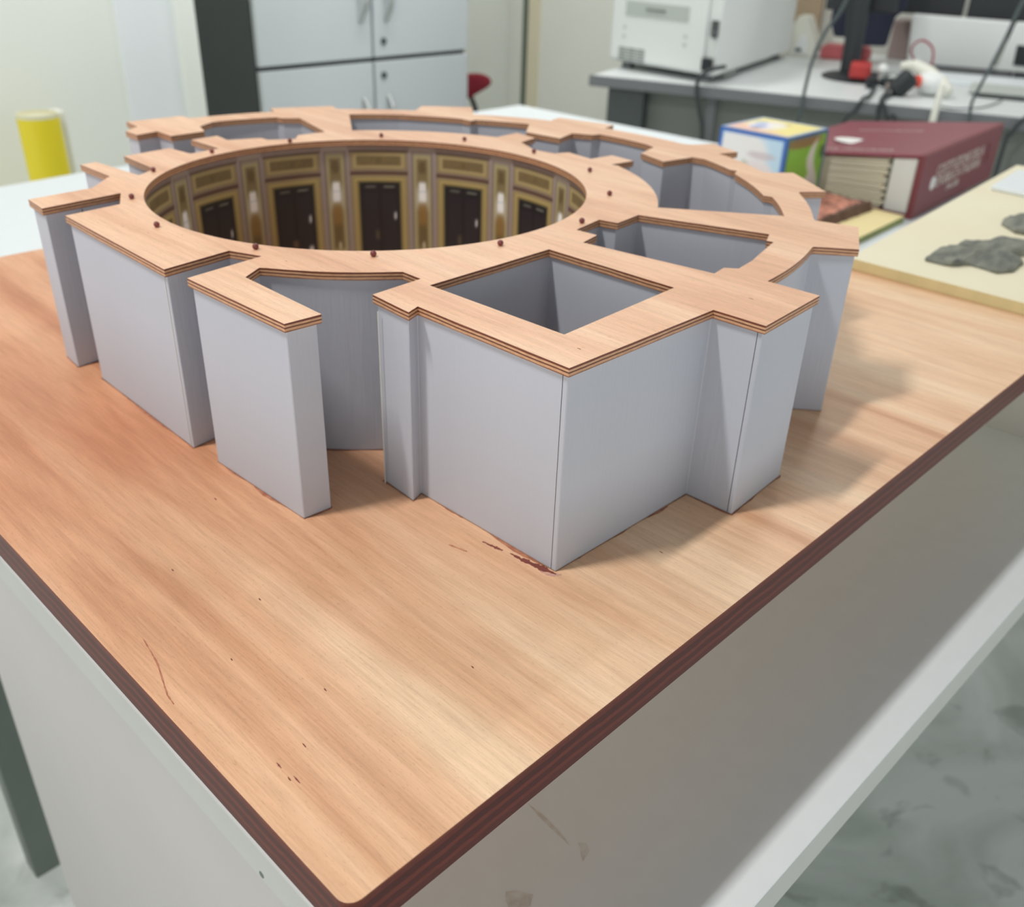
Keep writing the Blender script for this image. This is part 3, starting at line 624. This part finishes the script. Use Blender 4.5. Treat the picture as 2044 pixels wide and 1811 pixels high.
# ------------------------------------------------------------------ tall cabinet
cb = thing('cabinet', 'tall grey four-door cabinet with dark sides against the back wall', 'cabinet', (19.6, 27.5, ZF))
X0, X1, Y0 = 15.36, 23.95, 25.0
mb = MB(); mb.box(X0 - .03, X1, Y0 + .22, 30.15, ZF, 9.0); mb.build('cabinet_body', 'cab_side', cb)['label'] = 'dark charcoal carcass'
mx = (X0 + X1) / 2 + .04
def door(x0, x1, z0, z1, hx, hz, lock):
    m = MB(); m.box(x0, x1, Y0, Y0 + .2, z0, z1); d = m.build('door', 'cab_door', cb, bevel=.03)
    path = [(hx, Y0, hz - .62)] + [(hx + .0, Y0 - .34 * math.sin(math.pi * t / 8), hz - .62 + 1.24 * t / 8) for t in range(1, 8)] + [(hx, Y0, hz + .62)]
    h = MB(); h.tube(path, .085, 10); h.build('handle', 'chrome', d, smooth=True)
    if lock:
        k = MB(); k.lathe([(.11, 0), (.11, .05), (.05, .06)], 0, 0, 16, Matrix.Translation((lock[0], Y0, lock[1])) @ Matrix.Rotation(R(90), 4, 'X')); k.build('lock', 'cab_gap', d, smooth=True)
zs = -1.58
door(X0, mx - .05, zs + .07, 9.0, mx - .48, .22, None); door(mx + .05, X1, zs + .07, 9.0, mx + .55, .22, (20.11, -1.03))
door(X0, mx - .05, ZF + .4, zs - .07, mx - .48, -3.35, None); door(mx + .05, X1, ZF + .4, zs - .07, mx + .55, -3.35, (20.08, -2.08))

# ------------------------------------------------------------------ red chair behind the cabinet's right side
ch = thing('office_chair', 'dark red chair, its curved backrest poking out right of the cabinet', 'chair', (26.2, 27.2, ZF))
bx, bz = 26.0, -3.15
ol = [(bx + 1.15 * (abs(math.cos(t)) ** .75) * (1 if math.cos(t) > 0 else -1), bz + (.42 if math.sin(t) > 0 else .5 + .0 * math.cos(t)) * (abs(math.sin(t)) ** .85) * (1 if math.sin(t) > 0 else -1)) for t in [2 * math.pi * i / 32 for i in range(32)]]
mb = MB(); k = 32
for (s_, dy) in ((.8, -.16), (.97, -.1), (1, 0), (.97, .1), (.8, .16)):
    for x, z in [(bx + (a_ - bx) * (1 if b_ > bz else max(.35, 1 - .9 * ((bz - b_) / .5) ** 1.6)), b_) for a_, b_ in ol]: mb.v.append((bx + (x - bx) * s_, 27.2 + dy - .12 * ((x - bx) / 1.15) ** 2, bz + (z - bz) * s_))
for i in range(4):
    for j in range(k): q = (j + 1) % k; mb.face([i * k + j, i * k + q, (i + 1) * k + q, (i + 1) * k + j])
mb.face(list(range(k))[::-1]); mb.face([4 * k + j for j in range(k)])
mb.build('backrest', 'red_fabric', ch, smooth=True)
mb = MB(); mb.tube([(26.2, 27.25, -3.55), (26.5, 27.25, -4.1), (26.55, 27.1, -4.75), (26.2, 26.6, -4.8)], .1); mb.build('back_support', 'black_plastic', ch, smooth=True)
mb = MB(); mb.lathe([(.6, -4.75), (1.05, -4.7), (1.1, -4.5), (1.0, -4.35), (.5, -4.3)], 26.2, 26.4, 28); mb.build('seat', 'red_fabric', ch, smooth=True)
mb = MB(); mb.lathe([(.14, ZF + .5), (.14, -4.75)], 26.2, 26.4, 12); mb.build('gas_post', 'black_plastic', ch, smooth=True)
for i in range(5):
    a = R(20 + 72 * i); mb = MB(); mb.tube([(26.2, 26.4, ZF + .62), (26.2 + 1.3 * math.cos(a), 26.4 + 1.3 * math.sin(a), ZF + .38)], [.13, .08]); mb.ball((26.2 + 1.3 * math.cos(a), 26.4 + 1.3 * math.sin(a), ZF + .17), .17, 12); mb.build('foot', 'black_plastic', ch, smooth=True)

# ------------------------------------------------------------------ grey desk on the right
dk = thing('desk', 'long grey desk along the right wall loaded with equipment', 'desk', D(9, 5, ZF))
mb = MB(); mb.use('desk_top'); dbox(mb, -.05, 22, 0.0, 11.8, ZT - .20, ZT)
o = mb.build('desktop', None, dk, bevel=.04)
mb = MB(); dbox(mb, -.12, 22, -.07, -.005, ZT - .3, ZT + .01); mb.build('edge_strip', 'desk_edge', dk, bevel=.03)
mb = MB(); dbox(mb, .45, 1.55, .12, .5, ZF, ZT - .205); mb.build('leg', 'desk_leg', dk)
mb = MB(); dbox(mb, 1.55, 22, .6, .8, ZF, ZT - .205); mb.build('modesty_panel', 'desk_front', dk)
mb = MB(); dbox(mb, .5, .7, .8, 11, ZF, ZT - .205); mb.build('end_panel', 'desk_leg', dk)
mb = MB(); dbox(mb, 3.35, 3.62, .42, .59, ZF, ZT - .205); mb.build('post', 'desk_edge', dk)

# machine on the desk's left end
mc = thing('equipment_cabinet', 'white boxy machine with vents and recessed handle on the desk\'s left end', 'machine', (25.5, 16.5, ZT))
Pf, Qf = Vector((23.42, 18.08)), Vector((23.10, 14.0)); ex = (Qf - Pf).normalized(); dep = Vector((.966, .258))
def mq(a, b, z): return (Pf.x + ex.x * a + dep.x * b, Pf.y + ex.y * a + dep.y * b, z)
def mbox(mb, a0, a1, b0, b1, z0, z1):
    P = [mq(a, b, z) for z in (z0, z1) for b in (b0, b1) for a in (a0, a1)]; n = len(mb.v); mb.v += P
    for q in ((0, 1, 3, 2), (4, 6, 7, 5), (0, 4, 5, 1), (1, 5, 7, 3), (3, 7, 6, 2), (2, 6, 4, 0)): mb.face([n + i for i in q])
    return mb
mb = MB(); mbox(mb, 0, 4.06, .1, 8.0, -1.08, 3.2); mb.build('casing', 'machine_white', mc, bevel=.05)
mb = MB(); mbox(mb, .04, 3.62, 0, .1, -1.0, 3.1); mb.build('front_panel', 'machine_white', mc, bevel=.03)
for a, b_ in ((.3, .5), (3.4, .5), (.3, 7.5), (3.4, 7.5)): mb = MB(); mbox(mb, a, a + .35, b_, b_ + .35, ZT, -1.08); mb.build('foot', 'desk_edge', mc)
mb = MB(); mbox(mb, .55, 2.95, -.02, .0, .22, .62); mb.build('handle_recess', 'machine_grey', mc)
mb = MB(); mbox(mb, 1.35, 2.1, -.05, -.02, .40, .47); mb.build('handle', 'vent_grey', mc)
for i in range(3):
    mb = MB()
    for j in range(5): mbox(mb, .38 + i * .36, .71 + i * .36, -.012, 0, -.66 - j * .08 - .05, -.66 - j * .08)
    mb.build('vent', 'vent_grey', mc)
for a, z in ((.5, -.15), (.5, -.4), (2.85, -.2), (2.85, -.42)): mb = MB(); mbox(mb, a, a + .1, -.01, 0, z, z + .09); mb.build('screw', 'machine_grey', mc)
mb = MB(); mbox(mb, 3.78, 4.0, -.02, .1, -.02, .34); mb.ball(mq(3.92, -.04, .0), .1, 10); mb.build('latch', 'desk_leg', mc)
mb = MB(); mbox(mb, 3.62, 3.95, -.14, .1, -.95, -.62); mb.build('power_socket', 'black_plastic', mc, bevel=.03)
mb = MB(); mbox(mb, 4.06, 4.10, .9, 2.0, -1.18, -1.08); mb.build('side_foot', 'vent_grey', mc)

# wedge-shaped white device behind the machine
def upright(pts, v0, v1, name, m, parent, bev=.04, smooth=False):
    """outline in (u, z) on the desk, thick from v0 to v1"""
    n = len(pts); mb = MB(); mb.v = [D(u, v0, z) for u, z in pts] + [D(u, v1, z) for u, z in pts]
    mb.face(list(range(n))); mb.face([n + i for i in range(n)][::-1])
    for i in range(n): q = (i + 1) % n; mb.face([q, i, n + i, n + q])
    return mb.build(name, m, parent, bevel=bev)
wd = thing('white_device', 'white wedge-shaped device between the machine and the monitor foot', 'device', D(4.6, 8, ZT))
upright([(3.75, ZT), (4.62, ZT), (4.76, -.95), (4.28, .0), (3.98, .0), (3.8, -.3)], 8.75, 9.7, 'device_body', 'cream_plastic', wd, .015)
upright([(3.95, ZT + .12), (4.5, ZT + .12), (4.35, -.6), (4.1, -.6)], 8.65, 8.75, 'front_flap', 'white_metal', wd)
upright([(4.05, ZT + .2), (4.25, ZT + .2), (4.25, ZT + .3), (4.05, ZT + .3)], 8.6, 8.65, 'badge', 'cable_black', wd, 0)
mb = MB(); dbox(mb, 2.6, 4.1, 11.9, 12.6, -8.8, 3.0); tag(mb.build('tan_panel', 'tan_board', None, origin=D(3.3, 12.2, ZF)), 'tan board standing against the wall behind the machine', 'board')

# monitor on round black foot
mn = thing('monitor', 'black monitor on a thick pole with round foot, left of the pair', 'monitor', D(6.4, 5.4, ZT))
mb = MB(); cx_, cy_, _ = D(7.0, 4.6, 0); mb.lathe([(1.25, ZT), (1.28, ZT + .05), (1.2, ZT + .09), (.2, ZT + .12)], cx_, cy_, 40); mb.build('foot', 'black_plastic', mn, smooth=True)
mb = MB(); mb.tube([D(6.45, 5.0, ZT + .1), D(6.42, 5.1, -.3), D(6.35, 5.2, .6), D(6.3, 5.3, 2.0)], [.27, .28, .33, .4], 16); mb.build('pole', 'black_plastic', mn, smooth=True)
mb = MB(); dbox(mb, 5.3, 7.4, 5.7, 5.95, .45, 3.6); mb.build('screen_back', 'black_plastic', mn, bevel=.05)
m2 = thing('monitor', 'middle black monitor above the white panel', 'monitor', D(8.2, 10, ZT), 'black monitors above the white panels')
mb = MB(); dbox(mb, 7.0, 9.05, 9.9, 10.2, .22, 3.5); mb.build('screen_back', 'black_plastic', m2, bevel=.05)
mb = MB(); dbox(mb, 8.1, 8.4, 10.2, 10.4, ZT, 1.5); mb.build('stand', 'black_plastic', m2)
m3 = thing('monitor', 'rightmost black monitor, cut off by the frame', 'monitor', D(10.7, 10, ZT), 'black monitors above the white panels')
mb = MB(); dbox(mb, 9.17, 12.2, 9.9, 10.2, .20, 3.5); mb.build('screen_back', 'black_plastic', m3, bevel=.05)
mb = MB(); dbox(mb, 10.6, 10.9, 10.2, 10.4, ZT, 1.5); mb.build('stand', 'black_plastic', m3)
# dark cloth hanging behind the pole
jk = upright([(6.15, -.72), (7.05, -.68), (7.15, .2), (7.45, .45), (7.3, 1.6), (5.2, 1.6), (5.15, .0), (5.35, -.5), (5.75, -.5), (5.85, .2), (6.1, .2)], 8.0, 8.35, 'dark_jacket', 'navy', None, .06)
tag(jk, 'navy and black cloth hanging behind the monitor pole', 'jacket')
hk = MB(); dbox(hk, 5.9, 6.3, 8.35, 8.5, ZT, 2.2); tag(hk.build('coat_stand', 'black_plastic', None, origin=D(6.1, 8.4, ZT)), 'black upright bar carrying the dark cloth', 'stand')
# mauve carton behind
mb = MB(); dbox(mb, 6.9, 7.9, 10.5, 11.6, ZT, -.05); tag(mb.build('carton', 'mauve', None, origin=D(7.6, 10.8, ZT), bevel=.05), 'mauve-brown carton left of the white panel', 'box')
# pink-red pouch
mb = MB(); P = []
pu = thing('pouch', 'pink-red pouch lying behind the monitor pole', 'pouch', D(5.8, 10, ZT))
upright([(4.9, ZT), (6.4, ZT), (6.5, ZT + .1), (6.45, ZT + .38), (6.3, ZT + .46), (5.0, ZT + .46), (4.86, ZT + .36), (4.84, ZT + .1)], 8.9, 9.7, 'pouch_body', 'pink_red', pu, .12)
# white panels on black base
wp = thing('white_scanner', 'wide white upright panel on a black base, right of the cables', 'device', D(9.1, 9.2, ZT))
upright([(7.72, ZT + .05), (10.35, ZT + .05), (10.62, .23), (7.58, .27)], 9.0, 9.5, 'panel', 'machine_white', wp, .06)
upright([(7.72, ZT + .06), (8.0, ZT + .06), (7.98, -.68), (7.8, -.66)], 8.9, 9.0, 'side_clip', 'white_metal', wp, .04)
upright([(8.3, ZT), (11.0, ZT), (11.0, ZT + .1), (8.3, ZT + .1)], 7.35, 8.99, 'base', 'black_plastic', wp, .02)
w2 = thing('white_scanner', 'second white panel with a dark square opening at the right frame edge', 'device', D(11.6, 9.2, ZT))
upright([(10.48, ZT + .05), (13.2, ZT + .05), (13.2, .22), (10.72, .23)], 9.0, 9.5, 'panel', 'machine_white', w2, .06)
upright([(10.95, -1.02), (11.9, -1.02), (11.9, -.45), (10.92, -.42)], 8.95, 9.0, 'opening', 'black_plastic', w2, .03)
upright([(11.05, ZT), (13.2, ZT), (13.2, ZT + .1), (11.05, ZT + .1)], 7.35, 8.99, 'base', 'black_plastic', w2, .02)
# paper sheets and dark tray
ps = MB(); dbox(ps, 8.9, 12.6, 5.2, 7.2, ZT + .001, ZT + .1); tag(ps.build('paper_stack', 'white_laminate', None, origin=D(10.7, 6, ZT), bevel=.02), 'stack of white sheets in front of the white panels', 'paper')
tr = thing('tray', 'flat grey tray with dark rim at the right end of the desk', 'tray', D(11.4, 3.6, ZT))
mb = MB(); dbox(mb, 10.2, 13.0, 2.9, 4.9, ZT, ZT + .05); mb.build('rim', 'black_plastic', tr, bevel=.02)
mb = MB(); dbox(mb, 10.0, 13.0, 3.3, 5.1, ZT + .051, ZT + .12); mb.build('lid', 'machine_grey', tr, bevel=.02)

# tangle: plugs, white adapter, red pieces
ad = thing('white_adapter', 'white rounded adapter with a red patch at the middle of the desk', 'adapter', D(9.1, 2.2, ZT))
mb = MB(); pth = [D(8.15, 3.0, ZT + .62), D(8.5, 2.8, ZT + .68), D(8.9, 2.5, ZT + .55), D(9.3, 2.2, ZT + .32), D(9.55, 2.0, ZT + .16)]
mb.tube(pth, [.12, .16, .2, .22, .15], 14); mb.build('cap', 'cream_plastic', ad, smooth=True)
mb = MB(); mb.ball(D(9.05, 2.35, ZT + .32), .42, 24, (1.0, 1.1, .75)); mb.build('shell', 'machine_white', ad, smooth=True)
mb = MB(); mb.ball(D(8.72, 2.0, ZT + .38), .1, 12, (1, 1, 1.6)); mb.build('button', 'orange_red', ad, smooth=True)
sk_ = MB(); a = Vector(D(8.25, 2.3, ZT + .2)); b = Vector(D(8.75, 2.35, ZT + .45))
sk_.lathe([(.05, -.3), (.24, -.28), (.27, -.1), (.27, .25), (.2, .32), (.05, .33)], 0, 0, 20, Matrix.Translation(D(8.36, 1.7, ZT + .31)) @ Matrix.Rotation(R(35), 4, 'X') @ Matrix.Rotation(R(25), 4, 'Y'))
tag(sk_.build('black_knob', 'black_plastic', None, smooth=True, origin=D(8.45, 2.0, ZT)), 'black cylindrical plug touching the white adapter', 'plug')
rd = MB(); rd.box(-.38, .38, -.3, .3, 0, .42, Matrix.Translation(D(6.95, 3.75, ZT + .125)) @ Matrix.Rotation(R(25), 4, 'Z'))
tag(rd.build('red_holder', 'red_plastic', None, origin=D(6.95, 3.6, ZT), bevel=.08), 'red plastic piece on the monitor foot, right of the pole', 'holder')
wbx = MB(); wbx.ball(D(7.55, 3.9, ZT + .38), .17, 16); wbx.lathe([(.1, ZT), (.1, ZT + .3)], *D(7.55, 3.9, 0)[:2], 10)
tag(wbx.build('white_ball', 'machine_white', None, smooth=True, origin=D(7.55, 3.9, ZT)), 'small white ball on a stub between the red piece and the plugs', 'ball')
for i, (u, v, z, s_, mm, lb) in enumerate(((7.45, 2.7, .16, .2, 'black_plastic', 'black plug lying left in the cable tangle'), (7.85, 2.8, .18, .18, 'cable_black', 'dark plug in the middle of the cable tangle'), (7.95, 3.4, .2, .17, 'machine_grey', 'small pale grey plug behind the dark plugs'), (8.0, 2.4, .14, .12, 'mauve', 'small brownish plug next to the black knob'))):
    mb = MB(); mb.box(-s_, s_, -s_ * .8, s_ * .8, -s_ * .7, s_ * .7, Matrix.Translation(D(u, v, ZT + z)) @ Matrix.Rotation(R(30 + 37 * i), 4, 'Z')); tag(mb.build('plug', mm, None, origin=D(u, v, ZT), bevel=.05), lb, 'plug')
def spline(P, n=8):
    P = [Vector(p) for p in P]; out = []
    for i in range(len(P) - 1):
        p0, p1, p2, p3 = P[max(i - 1, 0)], P[i], P[i + 1], P[min(i + 2, len(P) - 1)]
        for t in range(n):
            t /= n; out.append(.5 * ((2 * p1) + (p2 - p0) * t + (2 * p0 - 5 * p1 + 4 * p2 - p3) * t * t + (3 * p1 - p0 - 3 * p2 + p3) * t ** 3))
    return [tuple(q) for q in out] + [tuple(P[-1])]
def cord(P, r, m, name, label, grp=None):
    mb = MB(); mb.tube(spline([D(*p) for p in P]), r, 8); o = mb.build(name, m, None, smooth=True, origin=D(*P[0])); return tag(o, label, 'cable', grp)
cord([(3.75, .4, -.8), (3.5, .0, -.85), (3.24, -.2, -1.05), (3.2, -.22, -1.39), (3.36, -.22, -1.98), (3.51, -.2, -2.6), (3.6, 0, -5), (3.8, .2, ZF + .06), (5, -.5, ZF + .06)], .06, 'cable_black', 'power_cord', 'black power cord hanging from the machine\'s socket')
cord([(6.85, -.3, 2.6), (6.76, -.25, 1.08), (6.41, -.2, .36), (6.21, -.2, -.25), (6.13, -.2, -1.06), (6.12, -.2, -1.57), (6.05, -.2, -2.3), (5.9, -.2, -5), (5.7, -.3, ZF + .06), (5.0, -.6, ZF + .06)], .048, 'cable_grey', 'hanging_cord', 'grey cord running down left of the monitor foot')
cord([(7.6, 2.4, ZT + .1), (7.68, .6, ZT + .08), (7.63, -.12, -1.2), (7.5, -.15, -1.5), (7.2, -.15, -2.1), (6.9, -.2, -5), (6.9, -.3, ZF + .06)], .05, 'cable_black', 'hanging_cord', 'black cord slanting left over the desk edge from the plugs')
cord([(8.0, 2.2, ZT + .08), (8.02, .5, ZT + .07), (8.08, -.13, -1.25), (8.07, -.15, -1.5), (8.1, -.15, -2.2), (8.1, -.2, ZF + .06)], .045, 'cable_black', 'hanging_cord', 'black cord hanging straight down right of the slanting one')
cord([(8.2, 2.1, ZT + .06), (8.08, .3, ZT + .06), (8.15, -.16, -1.22), (8.32, -.2, -1.6), (8.6, -.2, -2.2), (8.9, -.2, ZF + .06)], .045, 'cable_black', 'hanging_cord', 'black cord forking right below the desk edge')
cord([(11.2, -.25, 2.4), (10.77, -.2, 1.31), (10.61, -.2, .54), (10.45, -.2, -.14), (10.31, -.2, -.67), (10.23, -.2, -1.03), (10.27, -.2, -1.5), (10.4, -.2, -3), (10.5, -.2, ZF + .06)], .042, 'cable_grey', 'hanging_cord', 'long grey cord crossing in front of the white panels')
cord([(11.8, 1, ZT + .08), (11.7, -.1, -1.1), (11.47, -.2, -1.3), (11.3, -.2, -1.66), (11.2, -.2, -2.4), (11.2, -.2, ZF + .06)], .05, 'cable_black', 'hanging_cord', 'black cord over the desk edge at the right frame border')
cord([(8.6, 5.0, ZT + .04), (8.3, 4.8, -.75), (8.15, 4.6, -.35), (8.4, 4.4, -.1), (8.75, 4.3, -.3), (8.8, 4.2, -.8), (8.5, 3.9, -1.0), (8.4, 3.9, ZT + .04)], .03, 'red_fabric', 'looped_wire', 'thin dark red wire looping above the plugs')
cord([(9.5, .3, ZT + .04), (9.9, .1, ZT + .05), (10.5, .9, ZT + .04), (10.9, 2.4, ZT + .05)], .02, 'cable_grey', 'thin_wire', 'thin grey wire lying on the desk near the white stick')
mb = MB(); mb.tube([D(9.45, .1, -.75), D(9.44, -.12, -1.1), D(9.44, -.25, -1.7), D(9.4, -.3, -2.6)], .09, 12); tag(mb.build('white_stick', 'cream_plastic', None, smooth=True, origin=D(9.44, -.2, -1.3)), 'white stick leaning against the desk edge below the adapter', 'stick')

for o in bpy.data.objects:
    if '_o' in o: del o['_o']
